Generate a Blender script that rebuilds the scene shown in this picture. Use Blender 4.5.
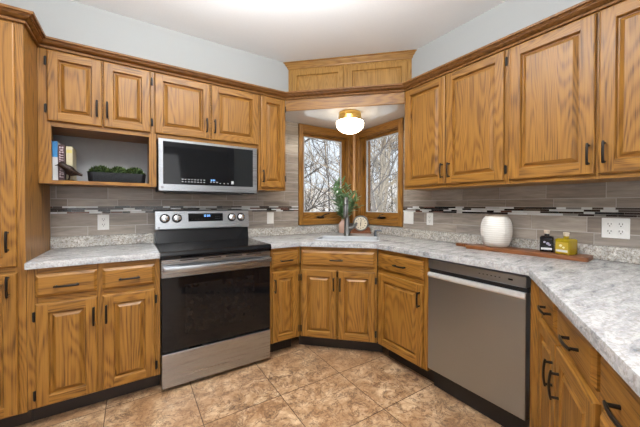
import bpy, bmesh, math, random
from mathutils import Vector, Matrix
random.seed(7)
S = bpy.context.scene
C = S.collection
PI = math.pi
for o in list(bpy.data.objects): bpy.data.objects.remove(o)

# ------------------------------------------------------------------ camera
cd = bpy.data.cameras.new('camera'); cam = bpy.data.objects.new('camera', cd); C.objects.link(cam)
F = Vector((0.555561, 0.831385, -0.012280)); R = Vector((0.831456, -0.555588, 0.001417)); U = Vector((0.005644, 0.010998, 0.999924))
m = Matrix((R, U, -F)).transposed().to_4x4(); m.translation = (0, 0, 1.2198); cam.matrix_world = m
cd.sensor_width = 36; cd.lens = 296.4935/640*36; cd.shift_x = -0.01606; cd.shift_y = -0.00718
cd.clip_start = 0.02; cd.clip_end = 300
S.camera = cam
# ------------------------------------------------------------------ world, light, exposure
w = bpy.data.worlds.new('sky'); S.world = w; w.use_nodes = True
bg = w.node_tree.nodes['Background']; bg.inputs[0].default_value = (0.83, 0.91, 1.0, 1); bg.inputs[1].default_value = 1.0
def area(loc, look, sx, sy, power, col):
    l = bpy.data.lights.new('added_fill', 'AREA'); l.shape = 'RECTANGLE'; l.size = sx; l.size_y = sy; l.energy = power; l.color = col
    o = bpy.data.objects.new('added_fill', l); C.objects.link(o); o.location = loc
    o.rotation_euler = (Vector(look)-Vector(loc)).to_track_quat('-Z', 'Y').to_euler(); return o
area((-0.2, -3.45, 1.55), (0.2, 0, 1.6), 3.2, 1.9, 36, (0.97, 0.98, 1.0))      # large fill light added behind the camera
area((-2.45, -0.9, 1.55), (0, -0.9, 1.6), 2.4, 1.5, 8, (0.97, 0.98, 1.0))      # weak fill added beside the left wall, which has no opening
area((0.22, 0.98, 2.22), (0.22, 0.98, 3), 1.0, 1.0, 92, (0.97, 0.985, 1.0))      # uplight added out of frame to brighten the ceiling
area((-0.4, -1.6, 2.10), (-0.4, -1.6, 3), 1.4, 1.4, 62, (0.96, 0.98, 1.0))  # second added uplight, further back, no fixture body
area((0.25, 0.75, 2.66), (0.25, 0.75, 0), 1.2, 1.2, 5, (1.0, 0.95, 0.88))      # soft overhead fill, added without any fixture
sun = bpy.data.lights.new('sun', 'SUN'); sun.energy = 3.4; sun.angle = 0.02; sun.color = (1, 0.93, 0.82)
so = bpy.data.objects.new('sun', sun); C.objects.link(so); so.rotation_euler = Vector((0.8, 0.35, -0.6)).to_track_quat('-Z', 'Y').to_euler()
vs = S.view_settings; vs.view_transform = 'Standard'; vs.look = 'None'; vs.exposure = 0.24; vs.gamma = 1.0; vs.use_curve_mapping = False

# ------------------------------------------------------------------ materials
class NT:
    def __init__(s, name):
        s.m = bpy.data.materials.new(name); s.m.use_nodes = True; s.t = s.m.node_tree; s.b = s.t.nodes['Principled BSDF']
    def n(s, typ, **kw):
        x = s.t.nodes.new(typ)
        for k, v in kw.items(): setattr(x, k, v)
        return x
    def l(s, a, b): s.t.links.new(a, b)
    def math(s, op, a, b=None, c=None):
        x = s.n('ShaderNodeMath', operation=op)
        for i, v in enumerate((a, b, c)):
            if v is None: continue
            if isinstance(v, (int, float)): x.inputs[i].default_value = v
            else: s.l(v, x.inputs[i])
        return x.outputs[0]
    def coord(s, scale, rand=True, kind='Object'):
        tc = s.n('ShaderNodeTexCoord'); v = tc.outputs[kind]
        if rand:
            oi = s.n('ShaderNodeObjectInfo'); k = s.math('MULTIPLY', oi.outputs['Random'], 37.0)
            ad = s.n('ShaderNodeVectorMath', operation='ADD'); s.l(v, ad.inputs[0]); s.l(k, ad.inputs[1]); v = ad.outputs[0]
        mp = s.n('ShaderNodeVectorMath', operation='MULTIPLY'); s.l(v, mp.inputs[0]); mp.inputs[1].default_value = scale
        return mp.outputs[0]
    def noise(s, vec, scale=1.0, detail=3, rough=.5, dist=0):
        x = s.n('ShaderNodeTexNoise'); s.l(vec, x.inputs['Vector']); x.inputs['Scale'].default_value = scale
        x.inputs['Detail'].default_value = detail; x.inputs['Roughness'].default_value = rough; x.inputs['Distortion'].default_value = dist
        return x.outputs['Fac']
    def ramp(s, fac, stops, interp='LINEAR'):
        x = s.n('ShaderNodeValToRGB'); s.l(fac, x.inputs[0]); x.color_ramp.interpolation = interp; e = x.color_ramp.elements
        while len(e) < len(stops): e.new(0.5)
        for i, (p, c) in enumerate(stops):
            e[i].position = p; e[i].color = (c, c, c, 1) if isinstance(c, (int, float)) else (*c, 1)
        return x.outputs[0]
    def mix(s, fac, a, b, mode='MIX'):
        x = s.n('ShaderNodeMix', data_type='RGBA', blend_type=mode)
        for i, v in ((0, fac), (6, a), (7, b)):
            if isinstance(v, (int, float)): x.inputs[i].default_value = v
            elif isinstance(v, tuple): x.inputs[i].default_value = (*v, 1)
            else: s.l(v, x.inputs[i])
        return x.outputs[2]
    def bump(s, h, strength=.3, dist=.002):
        x = s.n('ShaderNodeBump'); x.inputs['Strength'].default_value = strength; x.inputs['Distance'].default_value = dist
        s.l(h, x.inputs['Height']); s.l(x.outputs[0], s.b.inputs['Normal'])
    def set(s, **kw):
        for k, v in kw.items():
            i = s.b.inputs[k.replace('_', ' ')]
            if isinstance(v, tuple): i.default_value = (*v, 1) if len(v) == 3 else v
            elif isinstance(v, (int, float)): i.default_value = v
            else: s.l(v, i)
        return s.m

def oak(name, horiz=False, light=(.335, .153, .026), mid=(.225, .094, .014), dark=(.060, .021, .004)):
    t = NT(name)
    a = (0.9, 6, 7.5) if horiz else (7.5, 6, 0.9)
    b = (5, 40, 230) if horiz else (230, 40, 5)
    c = (1.0, 20, 25) if horiz else (25, 20, 1.0)
    big = t.noise(t.coord(a), 1, 1.2, .4, .15)
    s_ = t.math('SINE', t.math('MULTIPLY', big, 140.0))
    s_ = t.math('MULTIPLY_ADD', s_, .5, .5)
    s_ = t.math('POWER', s_, 1.6)
    ring = t.mix(t.math('MULTIPLY', s_, .72), light, mid)
    pore = t.ramp(t.noise(t.coord(b), 1, 2, .6), [(.47, 0.0), (.64, 1.0)])
    pf = t.math('MULTIPLY', pore, t.math('MULTIPLY_ADD', s_, .50, .24))
    col = t.mix(pf, ring, dark)
    br = t.ramp(t.noise(t.coord(c), 1, 3, .6), [(.3, .88), (.7, 1.08)])
    col = t.mix(1.0, col, br, 'MULTIPLY')
    t.bump(pore, .12, .001)
    return t.set(Base_Color=col, Roughness=.42, Coat_Weight=.12, Coat_Roughness=.18, Specular_IOR_Level=.35)
def plain(name, col, rough=.5, metal=0, **kw):
    t = NT(name); nz = t.noise(t.coord((30, 30, 30)), 1, 3)
    c = t.mix(nz, tuple(x*.92 for x in col), tuple(min(1, x*1.08) for x in col))
    return t.set(Base_Color=c, Roughness=rough, Metallic=metal, **kw)
def steel(name, col, rough, horiz=True):
    t = NT(name); nz = t.noise(t.coord((2, 2, 500) if horiz else (500, 500, 2)), 1, 2)
    c = t.mix(nz, tuple(x*.98 for x in col), tuple(min(1, x*1.02) for x in col))
    r = t.math('MULTIPLY_ADD', nz, .06, rough-.03)
    return t.set(Base_Color=c, Roughness=r, Metallic=1.0)

OV = oak('oak_vertical_grain'); OH = oak('oak_horizontal_grain', True)
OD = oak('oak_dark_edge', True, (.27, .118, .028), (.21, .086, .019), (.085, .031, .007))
OL = oak('oak_painted_highlight', False, (.62, .36, .17), (.52, .28, .11), (.32, .15, .05))  # highlight on the window corner bead, put into a lighter oak colour
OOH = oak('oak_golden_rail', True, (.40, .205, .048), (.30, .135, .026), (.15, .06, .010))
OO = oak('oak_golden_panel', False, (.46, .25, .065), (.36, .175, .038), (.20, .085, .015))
WALNUT = oak('dark_board_wood', False, (.20, .068, .020), (.15, .046, .013), (.06, .017, .005))
BRONZE = plain('dark_bronze', (.022, .017, .014), .34, .7)
HINGE = plain('dark_hinge', (.02, .018, .016), .45, .5)
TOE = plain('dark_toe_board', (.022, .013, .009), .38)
SHELFBACK = plain('grey_shelf_back', (.33, .33, .335), .6)
STEEL = steel('brushed_steel', (.42, .435, .455), .28)
STEELD = steel('dark_brushed_steel', (.36, .395, .435), .34)
CHROME = plain('chrome', (.78, .79, .80), .12, 1.0)
NICKEL = plain('brushed_nickel', (.24, .24, .235), .30, 1.0)
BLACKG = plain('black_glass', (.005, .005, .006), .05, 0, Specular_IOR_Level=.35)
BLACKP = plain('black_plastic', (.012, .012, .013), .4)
GLASSG = plain('dark_grey_glass', (.010, .011, .012), .06, 0, Specular_IOR_Level=.35)
MARK = plain('pale_print', (.55, .56, .58), .5)
BADGE = plain('grey_badge', (.22, .22, .23), .4)
MARKD = plain('grey_print', (.05, .05, .05), .5)
WHITEP = plain('white_plastic', (.76, .75, .72), .35)
DARKSLOT = plain('dark_slot', (.05, .04, .03), .6)
SINKW = plain('white_sink', (.46, .48, .50), .22)
BRASS = plain('brass', (.72, .48, .14), .28, 1.0)
CERAM = None
def emit(name, col, st):
    t = NT(name); return t.set(Base_Color=col, Emission_Color=col, Emission_Strength=st)
DIGIT = emit('blue_digits', (.25, .55, 1.0), 1.0)

t = NT('painted_wall'); nz = t.noise(t.coord((140, 140, 140), False), 1, 3)
t.bump(nz, .08, .002); WALL = t.set(Base_Color=t.mix(nz, (.435, .452, .448), (.465, .482, .478)), Roughness=.7)
t = NT('stippled_ceiling'); nz = t.noise(t.coord((70, 70, 70), False), 1, 5, .7)
t.bump(nz, .18, .004); CEIL = t.set(Base_Color=t.mix(nz, (.83, .85, .865), (.90, .92, .935)), Roughness=.85)
# worktop laminate: grey-white with streaky blue-grey veins and brown fleck
def stone(name, fleck, tint):
    t = NT(name)
    st = t.noise(t.coord((8, 24, 24), False), 1, 6, .70, .8)
    base = t.ramp(st, [(.30, (.16*tint[0], .175*tint[1], .19*tint[2])), (.43, (.34*tint[0], .345*tint[1], .35*tint[2])), (.60, (.485*tint[0], .485*tint[1], .482*tint[2]))])
    fl = t.ramp(t.noise(t.coord((95, 95, 95), False), 1, 3, .65), [(.50, 0.0), (.60, fleck)])
    col = t.mix(fl, base, (.21, .165, .13))
    sp = t.ramp(t.noise(t.coord((55, 55, 55), False), 1, 4, .7, .6), [(.56, 0.0), (.66, min(1, fleck*1.1))])
    col = t.mix(sp, col, (.72, .69, .65))
    return t.set(Base_Color=col, Roughness=.27)
STONE = stone('grey_veined_worktop', .38, (1.0, .99, .99)); STONEB = stone('flecked_upstand', .80, (1.12, 1.05, .95))
# wall tiles: tone differs per tile
t = NT('grey_wall_tile'); gi = t.n('ShaderNodeNewGeometry')
v = t.n('ShaderNodeVectorMath', operation='ADD'); t.l(t.coord((6, 6, 45), False), v.inputs[0]); t.l(t.math('MULTIPLY', gi.outputs['Random Per Island'], 90.0), v.inputs[1])
st = t.noise(v.outputs[0], 1, 3, .6, .4)
base = t.ramp(gi.outputs['Random Per Island'], [(0, (.235, .192, .158)), (.35, (.30, .253, .212)), (.7, (.37, .318, .268)), (1, (.28, .24, .21))])
TILE = t.set(Base_Color=t.mix(1.0, base, t.ramp(st, [(.28, .70), (.72, 1.22)]), 'MULTIPLY'), Roughness=.3)
GROUT = plain('pale_grout', (.50, .46, .42), .8)
t = NT('mosaic_sticks'); gi = t.n('ShaderNodeNewGeometry')
MOS = t.set(Base_Color=t.ramp(gi.outputs['Random Per Island'], [(0, (.028, .015, .011)), (.22, (.008, .007, .008)), (.40, (.09, .068, .055)), (.48, (.60, .61, .60)), (.66, (.24, .22, .205)), (.78, (.72, .74, .74)), (.92, (.14, .06, .04))], 'CONSTANT'), Roughness=.15)
# floor tile: travertine
t = NT('travertine_floor_tile'); gi = t.n('ShaderNodeNewGeometry')
v = t.n('ShaderNodeVectorMath', operation='ADD'); t.l(t.coord((1, 1, 1), False), v.inputs[0]); t.l(t.math('MULTIPLY', gi.outputs['Random Per Island'], 50.0), v.inputs[1])
n1 = t.noise(v.outputs[0], 8.0, 9, .78, .5); n2 = t.noise(v.outputs[0], 26, 8, .75, .8); n3 = t.noise(v.outputs[0], 3.0, 3, .5, .6)
base = t.ramp(n1, [(.33, (.15, .075, .036)), (.41, (.31, .175, .087)), (.50, (.44, .27, .145)), (.62, (.66, .48, .30))])
base = t.mix(t.ramp(n2, [(.55, 0.0), (.70, .75)]), base, (.58, .42, .27))
base = t.mix(t.ramp(n2, [(.33, .9), (.46, 0.0)]), base, (.10, .05, .03))
vn = t.math('ABSOLUTE', t.math('SUBTRACT', t.noise(v.outputs[0], 11, 6, .7, .7), .5))
base = t.mix(t.ramp(vn, [(.0, .85), (.030, 0.0)]), base, (.085, .045, .03))
base = t.mix(t.ramp(n3, [(.40, 0.0), (.70, .45)]), base, (.38, .19, .08))
FTILE = t.set(Base_Color=base, Roughness=.34); t.bump(n2, .12, .002)
FGROUT = plain('brown_floor_grout', (.10, .065, .045), .8)
def glass(name):
    t = NT(name); nt = t.t; out = [n for n in nt.nodes if n.type == 'OUTPUT_MATERIAL'][0]
    tr = t.n('ShaderNodeBsdfTransparent'); gl = t.n('ShaderNodeBsdfGlossy'); gl.inputs['Roughness'].default_value = .02
    fr = t.n('ShaderNodeFresnel'); ge = t.n('ShaderNodeNewGeometry'); t.l(t.math('MULTIPLY_ADD', ge.outputs['Backfacing'], -.76, 1.45), fr.inputs['IOR']); mx = t.n('ShaderNodeMixShader')
    t.l(fr.outputs[0], mx.inputs[0]); t.l(tr.outputs[0], mx.inputs[1]); t.l(gl.outputs[0], mx.inputs[2]); t.l(mx.outputs[0], out.inputs['Surface'])
    return t.m
PANE = glass('window_glass')
GREYF = plain('grey_screen_frame', (.52, .54, .57), .5)
t = NT('opal_lamp_glass'); OPAL = t.set(Base_Color=(.95, .93, .88), Roughness=.25, Emission_Color=(1.0, .87, .66), Emission_Strength=13.0)

# ------------------------------------------------------------------ mesh helpers
class MB:
    def __init__(s): s.bm = bmesh.new()
    def box(s, x0, x1, y0, y1, z0, z1, m=0, bv=0, seg=1):
        r = bmesh.ops.create_cube(s.bm, size=1); vs_ = r['verts']
        for v in vs_: v.co = Vector(((x0+x1)/2+v.co.x*(x1-x0), (y0+y1)/2+v.co.y*(y1-y0), (z0+z1)/2+v.co.z*(z1-z0)))
        fs = list({f for v in vs_ for f in v.link_faces})
        for f in fs: f.material_index = m
        if bv:
            es = list({e for v in vs_ for e in v.link_edges})
            r = bmesh.ops.bevel(s.bm, geom=es, offset=bv, segments=seg, affect='EDGES', profile=.5)
            for f in r['faces']: f.material_index = m
        return s
    def poly(s, pts, m=0):
        f = s.bm.faces.new([s.bm.verts.new(p) for p in pts]); f.material_index = m; return f
    def prism(s, pts, z0, z1, m=0, bv=0, seg=2):
        b = [s.bm.verts.new((p[0], p[1], z0)) for p in pts]; t_ = [s.bm.verts.new((p[0], p[1], z1)) for p in pts]; n = len(pts)
        fs = [s.bm.faces.new(b), s.bm.faces.new(t_)]
        for i in range(n): fs.append(s.bm.faces.new((b[i], b[(i+1) % n], t_[(i+1) % n], t_[i])))
        for f in fs: f.material_index = m
        if bv:
            es = [e for e in fs[1].edges]
            r = bmesh.ops.bevel(s.bm, geom=es, offset=bv, segments=seg, affect='EDGES', profile=.5)
            for f in r['faces']: f.material_index = m
        return s
    def loft(s, rings, m=0, cap0=True, cap1=True, closed=True):
        vr = [[s.bm.verts.new(p) for p in r] for r in rings]; n = len(vr[0])
        for a, b in zip(vr, vr[1:]):
            for i in range(n if closed else n-1):
                f = s.bm.faces.new((a[i], a[(i+1) % n], b[(i+1) % n], b[i])); f.material_index = m
        if cap0: s.bm.faces.new(vr[0]).material_index = m
        if cap1: s.bm.faces.new(vr[-1]).material_index = m
        return s
    def lathe(s, prof, c=(0, 0, 0), seg=24, m=0, axis='Z', cap0=True, cap1=True):
        rings = []
        for r, h in prof:
            ring = []
            for k in range(seg):
                a = 2*PI*k/seg; u, v = r*math.cos(a), r*math.sin(a)
                p = (u, v, h) if axis == 'Z' else (u, -h, v) if axis == '-Y' else (h, u, v)
                ring.append((c[0]+p[0], c[1]+p[1], c[2]+p[2]))
            rings.append(ring)
        return s.loft(rings, m, cap0, cap1)
    def tube(s, pts, r, seg=8, m=0, flat=1.0):
        pts = [Vector(p) for p in pts]; n = len(pts); rings = []
        up = None
        for i, p in enumerate(pts):
            d = (pts[min(i+1, n-1)]-pts[max(i-1, 0)]).normalized()
            if up is None:
                up = Vector((0, 0, 1)) if abs(d.z) < .9 else Vector((1, 0, 0))
            a = d.cross(up).normalized(); b = a.cross(d).normalized(); up = b
            rr = r[i] if isinstance(r, (list, tuple)) else r
            rings.append([p+a*rr*math.cos(2*PI*k/seg)+b*rr*flat*math.sin(2*PI*k/seg) for k in range(seg)])
        return s.loft(rings, m)
    def ball(s, c, rx, ry, rz, m=0, sub=2):
        r = bmesh.ops.create_icosphere(s.bm, subdivisions=sub, radius=1)
        for v in r['verts']: v.co = Vector((c[0]+v.co.x*rx, c[1]+v.co.y*ry, c[2]+v.co.z*rz))
        for f in {f for v in r['verts'] for f in v.link_faces}: f.material_index = m
        return s
    def xf(s, mat):
        bmesh.ops.transform(s.bm, matrix=mat, verts=s.bm.verts); return s
    def mesh(s, name, mats, smooth=None):
        me = bpy.data.meshes.new(name); bmesh.ops.recalc_face_normals(s.bm, faces=s.bm.faces); s.bm.to_mesh(me); s.bm.free()
        for mm in (mats if isinstance(mats, (list, tuple)) else [mats]): me.materials.append(mm)
        if smooth:
            me.shade_smooth(); me.set_sharp_from_angle(angle=math.radians(smooth))
        return me
    def build(s, name, mats, parent=None, loc=None, rz=0, smooth=None):
        return link(name, s.mesh(name, mats, smooth), parent, loc, rz)
def link(name, me, parent=None, loc=None, rz=0):
    o = bpy.data.objects.new(name, me); C.objects.link(o)
    if parent: o.parent = parent
    if loc: o.location = loc
    if rz: o.rotation_euler = (0, 0, rz)
    return o
def tag(o, label, cat, group=None):
    o['label'] = label; o['category'] = cat
    if group: o['group'] = group
    return o
def thing(name, label, cat, loc=(0, 0, 0), rz=0, group=None):
    o = link(name, None, None, loc, rz); return tag(o, label, cat, group)
def struct(o): o['kind'] = 'structure'; return o
def copy_tree(o, loc, rz, parent=None):
    c = o.copy(); C.objects.link(c); c.parent = parent
    if loc is not None: c.location = loc; c.rotation_euler = (0, 0, rz)
    for ch in o.children: copy_tree(ch, None, 0, c)
    return c
def sweep(mb, path, prof, m=0, cap=True):
    """profile (outward, z) swept along a floor-plan path; outward is to the right of the path"""
    P = [Vector(p) for p in path]; n = len(P); rings = []
    for i in range(n):
        d0 = (P[i]-P[i-1]).normalized() if i else (P[1]-P[0]).normalized()
        d1 = (P[i+1]-P[i]).normalized() if i < n-1 else d0
        n0 = Vector((d0.y, -d0.x)); n1 = Vector((d1.y, -d1.x)); mt = (n0+n1); mt = mt/(mt.dot(n0))
        rings.append([(P[i].x+mt.x*o, P[i].y+mt.y*o, z) for o, z in prof])
    return mb.loft(rings, m, cap, cap)

# ------------------------------------------------------------------ plan
YW, XW = 2.803, 2.220              # tiled faces of the two walls
YF, XF = 2.2205, 1.637             # face frames of the base cabinets
YU, XU = 2.488, 1.916              # face frames of the wall cabinets
ZC, ZCB, ZT = .914, .877, .112
ZU0, ZU1, ZCEIL = 1.352, 2.200, 2.685
SOFF = 2.086

# floor tiles (one mesh: grout bed and a grid of tiles)
mb = MB(); mb.box(-2.6, 2.4, -3.6, 2.95, -.06, -.004, 1)
ts = .4615; g = .0022
i0, i1 = -7, 4; j0, j1 = -12, 3
for i in range(i0, i1):
    for j in range(j0, j1):
        x0, x1 = max(-2.6, .785+i*ts), min(2.4, .785+(i+1)*ts); y0, y1 = max(-3.6, 1.745+j*ts), min(2.95, 1.745+(j+1)*ts)
        if x1-x0 < .03 or y1-y0 < .03: continue
        mb.poly([(x0+g, y0+g, 0), (x1-g, y0+g, 0), (x1-g, y1-g, 0), (x0+g, y1-g, 0)])
struct(mb.build('floor', [FTILE, FGROUT]))
struct(MB().box(-2.75, 2.5, -3.75, 3.05, ZCEIL, ZCEIL+.12).build('ceiling', CEIL))
WT = .012                           # tile build-up in front of the plaster
def wall_mesh(L0, L1, zt, holes):
    """wall in local x (along), y depth 0..0.16, with one rectangular hole"""
    mb = MB()
    if not holes: return mb.box(L0, L1, 0, .16, -.06, zt)
    a0, a1, b0, b1 = holes
    mb.box(L0, a0, 0, .16, -.06, zt); mb.box(a1, L1, 0, .16, -.06, zt); mb.box(a0, a1, 0, .16, -.06, b0); mb.box(a0, a1, 0, .16, b1, zt)
    return mb
WX0, WX1, WZ0, WZ1 = 1.513, 2.128, 1.062, 2.015      # window opening in the back wall
VY0, VY1 = 2.088, 2.712                                 # window opening in the right wall
wb = struct(wall_mesh(-2.75, 2.40, ZCEIL, (WX0, WX1, WZ0, WZ1)).build('wall_back', WALL, None, (0, YW+WT, 0)))
wr = struct(wall_mesh(-(YW+WT), 3.75, ZCEIL, (-VY1, -VY0, WZ0, WZ1)).build('wall_right', WALL, None, (XW+WT, 0, 0), -PI/2))
struct(MB().box(-2.75, -2.6, -3.75, 2.97, -.06, ZCEIL).build('wall_left', WALL))
struct(MB().box(-2.6, 2.4, -3.75, -3.6, -.06, ZCEIL).build('wall_front', WALL))

# tiled splashback (rows of tiles, mosaic band)
def tiles(rows, segs, seed):
    """rows: (z0,z1,offset); segs: along-wall intervals per row; local x along, y=0 is the plaster"""
    mb = MB(); rnd = random.Random(seed); gg = .0019; L = .292
    for (z0, z1, off), iv in zip(rows, segs):
        for (a, b) in iv:
            mb.box(a, b, -WT+.003, 0, z0, z1, 1)
            x = a-((a-off) % L)
            while x < b:
                p, q = max(a, x), min(b, x+L)
                if q-p > .01:
                    mb.box(p+gg, q-gg, -WT, -WT+.004, z0+gg, z1-gg, 0)
                x += L
    return mb
def mosaic(iv, seed):
    mb = MB(); rnd = random.Random(seed); h = (1.210-1.157)/4
    for a, b in iv:
        mb.box(a, b, -WT+.003, 0, 1.157, 1.210, 1)
        for r in range(4):
            x = a-rnd.random()*.1
            while x < b:
                Lr = rnd.choice((.05, .075, .10, .125)); p, q = max(a, x), min(b, x+Lr)
                if q-p > .006: mb.box(p+.0008, q-.0008, -WT-.0006, -WT+.004, 1.157+r*h+.0008, 1.157+(r+1)*h-.0008, 0)
                x += Lr
    return mb
ZS = .993
low = [(ZS, 1.063, .02), (1.063, 1.157, .10), (1.210, 1.263, .20), (1.263, 1.361, .14)]
up = [(1.361+k*.098, min(SOFF, 1.361+(k+1)*.098), (.05, .17)[k % 2]) for k in range(8)]
A_iv = [(-.475, 1.466)]
tiles(low+up, [A_iv]*4+[[(1.172, 1.466)]]*8, 3).build('tile_backsplash', [TILE, GROUT], wb)
mosaic(A_iv, 5).build('mosaic_band', [MOS, GROUT], wb)
lowB = [(ZS, 1.063, -.285), (1.063, 1.157, -.025), (1.210, 1.263, .1), (1.263, 1.361, .058)]
B_iv = [(-2.030, .75)]
tiles(lowB+up, [B_iv]*4+[[(-2.030, -1.745)]]*8, 4).build('tile_backsplash', [TILE, GROUT], wr)
mosaic(B_iv, 9).build('mosaic_band', [MOS, GROUT], wr)

# ------------------------------------------------------------------ windows (local x along the wall, y depth, origin on the plaster plane)
def window(name, loc, rz, a0, a1, c0, c1):
    """a0..a1 opening, c0..c1 outside edges of the casing"""
    w_ = struct(link(name, None, None, loc, rz))
    t0 = -.024
    mb = MB()
    mb.box(c0, a0+.004, t0, 0, 1.006, SOFF-.002, 0, .003); mb.box(a1-.004, c1, t0, 0, 1.006, SOFF-.002, 0, .003)
    mb.box(a0+.004, a1-.004, t0+.001, 0, WZ1-.004, SOFF-.002, 1, .003); mb.box(a0+.004, a1-.004, t0+.001, 0, 1.006, WZ0+.004, 1, .003)
    struct(mb.build('window_frame', [OV, OH], w_))
    mb = MB(); j = .012
    mb.box(a0, a0+j, 0, .15, WZ0, WZ1, 0); mb.box(a1-j, a1, 0, .15, WZ0, WZ1, 0)
    mb.box(a0+j, a1-j, 0, .15, WZ1-j, WZ1, 1); mb.box(a0+j, a1-j, 0, .15, WZ0, WZ0+j, 1)
    struct(mb.build('window_jamb', [OV, OH], w_))
    mb = MB(); s0, s1, y0, y1 = a0+j, a1-j, .050, .085; r = .040
    mb.box(s0, s0+r, y0, y1, WZ0+j, WZ1-j, 0, .003); mb.box(s1-r, s1, y0, y1, WZ0+j, WZ1-j, 0, .003)
    mb.box(s0+r, s1-r, y0, y1, WZ1-j-.028, WZ1-j, 1, .003); mb.box(s0+r, s1-r, y0, y1, WZ0+j, WZ0+j+.068, 1, .003)
    struct(mb.build('window_sash', [OV, OH], w_))
    p0, p1, q0, q1 = s0+r, s1-r, WZ0+j+.068, WZ1-j-.028
    mb = MB()
    for b in ((p0, p0+.010, q0, q1), (p1-.010, p1, q0, q1), (p0+.01, p1-.01, q0, q0+.008), (p0+.01, p1-.01, q1-.008, q1)):
        mb.box(b[0], b[1], y0+.002, y0+.016, b[2], b[3])
    struct(mb.build('window_screen_frame', GREYF, w_))
    struct(MB().box(p0, p1, y0+.018, y0+.022, q0, q1).build('window_pane', PANE, w_))
    cx = (a0+a1)/2-.06 if rz == 0 else (a0+a1)/2+.03
    mb = MB().box(cx-.035, cx+.035, -.010, .05, WZ0+j, WZ0+j+.022, 0, .003)
    mb.tube([(cx, -.006, WZ0+.034), (cx+.03, -.03, WZ0+.052), (cx+.075, -.032, WZ0+.062)], .006, 6)
    mb.ball((cx+.078, -.033, WZ0+.062), .009, .009, .009, 0, 1)
    struct(mb.build('window_crank', BRONZE, w_, smooth=50))
window('window_1', (0, YW+WT, 0), 0, WX0, WX1, 1.468, XW+WT-.028)
window('window_2', (XW+WT, 0, 0), -PI/2, -VY1, -VY0, -(YW+WT)+.028, -2.032)
cx_, cy_ = XW+WT-.0005, YW+WT-.0005
struct(MB().prism([(cx_, cy_), (cx_-.052, cy_), (cx_-.045, cy_-.028), (cx_-.028, cy_-.045), (cx_, cy_-.052)], 1.006, SOFF-.002, 0).build('trim_1', OL))

# ------------------------------------------------------------------ joinery parts
PULLS = {}
def pull_mesh(vert, L=.108):
    k = (vert, L)
    if k not in PULLS:
        mb = MB(); h = L/2
        for s in (-1, 1): mb.lathe([(.0058, 0), (.0050, .016), (.0050, .027)], (s*(h-.009), 0, 0), 8, 0, '-Y')
        pts = []
        for i in range(11):
            q = -1+2*i/10; pts.append((q*h, -.024-.006*(1-q*q), 0))
        mb.tube(pts, [.0040]+[.0047]*9+[.0040], 8, 0, 1.25)
        if vert: mb.xf(Matrix.Rotation(PI/2, 4, 'Y'))
        PULLS[k] = mb.mesh('handle', BRONZE, 50)
    return PULLS[k]
HG = []
def hinge(parent, x, z, h=.050):
    if not HG:
        mb = MB().box(-.008, .008, -.0035, 0, -.025, .025, 0, .001); mb.lathe([(.004, -.027), (.0045, -.025), (.0045, .025), (.004, .027)], (0, -.005, 0), 8)
        HG.append(mb.mesh('hinge', HINGE, 40))
    return link('hinge', HG[0], parent, (x, 0, z))
DT = .020
def rect(x0, x1, z0, z1, i, y): return [(x0+i, y, z0+i), (x1-i, y, z0+i), (x1-i, y, z1-i), (x0+i, y, z1-i)]
def door(parent, x0, x1, z0, z1, pull=None, hinges=None, name='door', fw=.052, top=False):
    """raised-panel oak door; pull = ('v', x, z); hinges = ('l'|'r', [z...])"""
    mb = MB(); bm = mb.bm
    def band(r0, r1, flat=False):
        A = [bm.verts.new(p) for p in r0]; B = [bm.verts.new(p) for p in r1]
        for i in range(4):
            f = bm.faces.new((A[i], A[(i+1) % 4], B[(i+1) % 4], B[i])); f.material_index = 1 if i % 2 == 0 else 0
    R_ = lambda i, y: rect(x0, x1, z0, z1, i, y)
    band(R_(0, -.0005), R_(0, -.013)); band(R_(0, -.013), R_(.003, -.018)); band(R_(.003, -.018), R_(.008, -DT))
    a, b = .008, fw
    for (p, q, r, s, mi) in ((x0+a, x0+b, z0+a, z1-a, 0), (x1-b, x1-a, z0+a, z1-a, 0), (x0+b, x1-b, z0+a, z0+b, 1), (x0+b, x1-b, z1-b, z1-a, 1)):
        mb.poly([(p, -DT, r), (q, -DT, r), (q, -DT, s), (p, -DT, s)], mi)
    band(R_(fw, -DT), R_(fw+.003, -.0155)); band(R_(fw+.003, -.0155), R_(fw+.006, -.004))
    band(R_(fw+.006, -.004), R_(fw+.012, -.004)); band(R_(fw+.012, -.004), R_(fw+.029, -.0165)); band(R_(fw+.029, -.0165), R_(fw+.031, -.0185))
    mb.poly(R_(fw+.031, -.0185), 0); mb.poly(R_(0, -.0005), 0)
    d = mb.build(name, [OV, OH], parent)
    if pull: link('handle', pull_mesh(pull[0] == 'v'), d, (pull[1], -DT, pull[2]))
    if hinges:
        for z in hinges[1]: hinge(d, x0-.007 if hinges[0] == 'l' else x1+.007, z)
    return d
def drawer(parent, x0, x1, z0, z1, pull=True, pz=None, px=None):
    mb = MB(); bm = mb.bm
    R_ = lambda i, y: rect(x0, x1, z0, z1, i, y)
    mb.loft([R_(0, -.0005), R_(0, -.010), R_(.002, -.0115), R_(.013, -.019), R_(.016, -DT)], 0)
    d = mb.build('drawer', [OH], parent)
    if pull: link('handle', pull_mesh(False), d, (px if px is not None else (x0+x1)/2, -DT, pz if pz is not None else (z0+z1)/2))
    return d
def frame(parent, W, z0, z1, stiles, rails):
    mb = MB()
    for a, b in stiles: mb.box(a, b, 0, .019, z0, z1, 0)
    for a, b, r, s in rails: mb.box(a, b, 0, .019, r, s, 1)
    return mb.build('face_frame', [OV, OH], parent)
def toe(parent, W, x0=0, x1=None):
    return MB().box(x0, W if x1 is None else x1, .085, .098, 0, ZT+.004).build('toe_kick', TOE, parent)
DZ0, DZ1, RZ0, RZ1 = .118, .682, .716, .841
BODY_Y = .019
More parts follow.
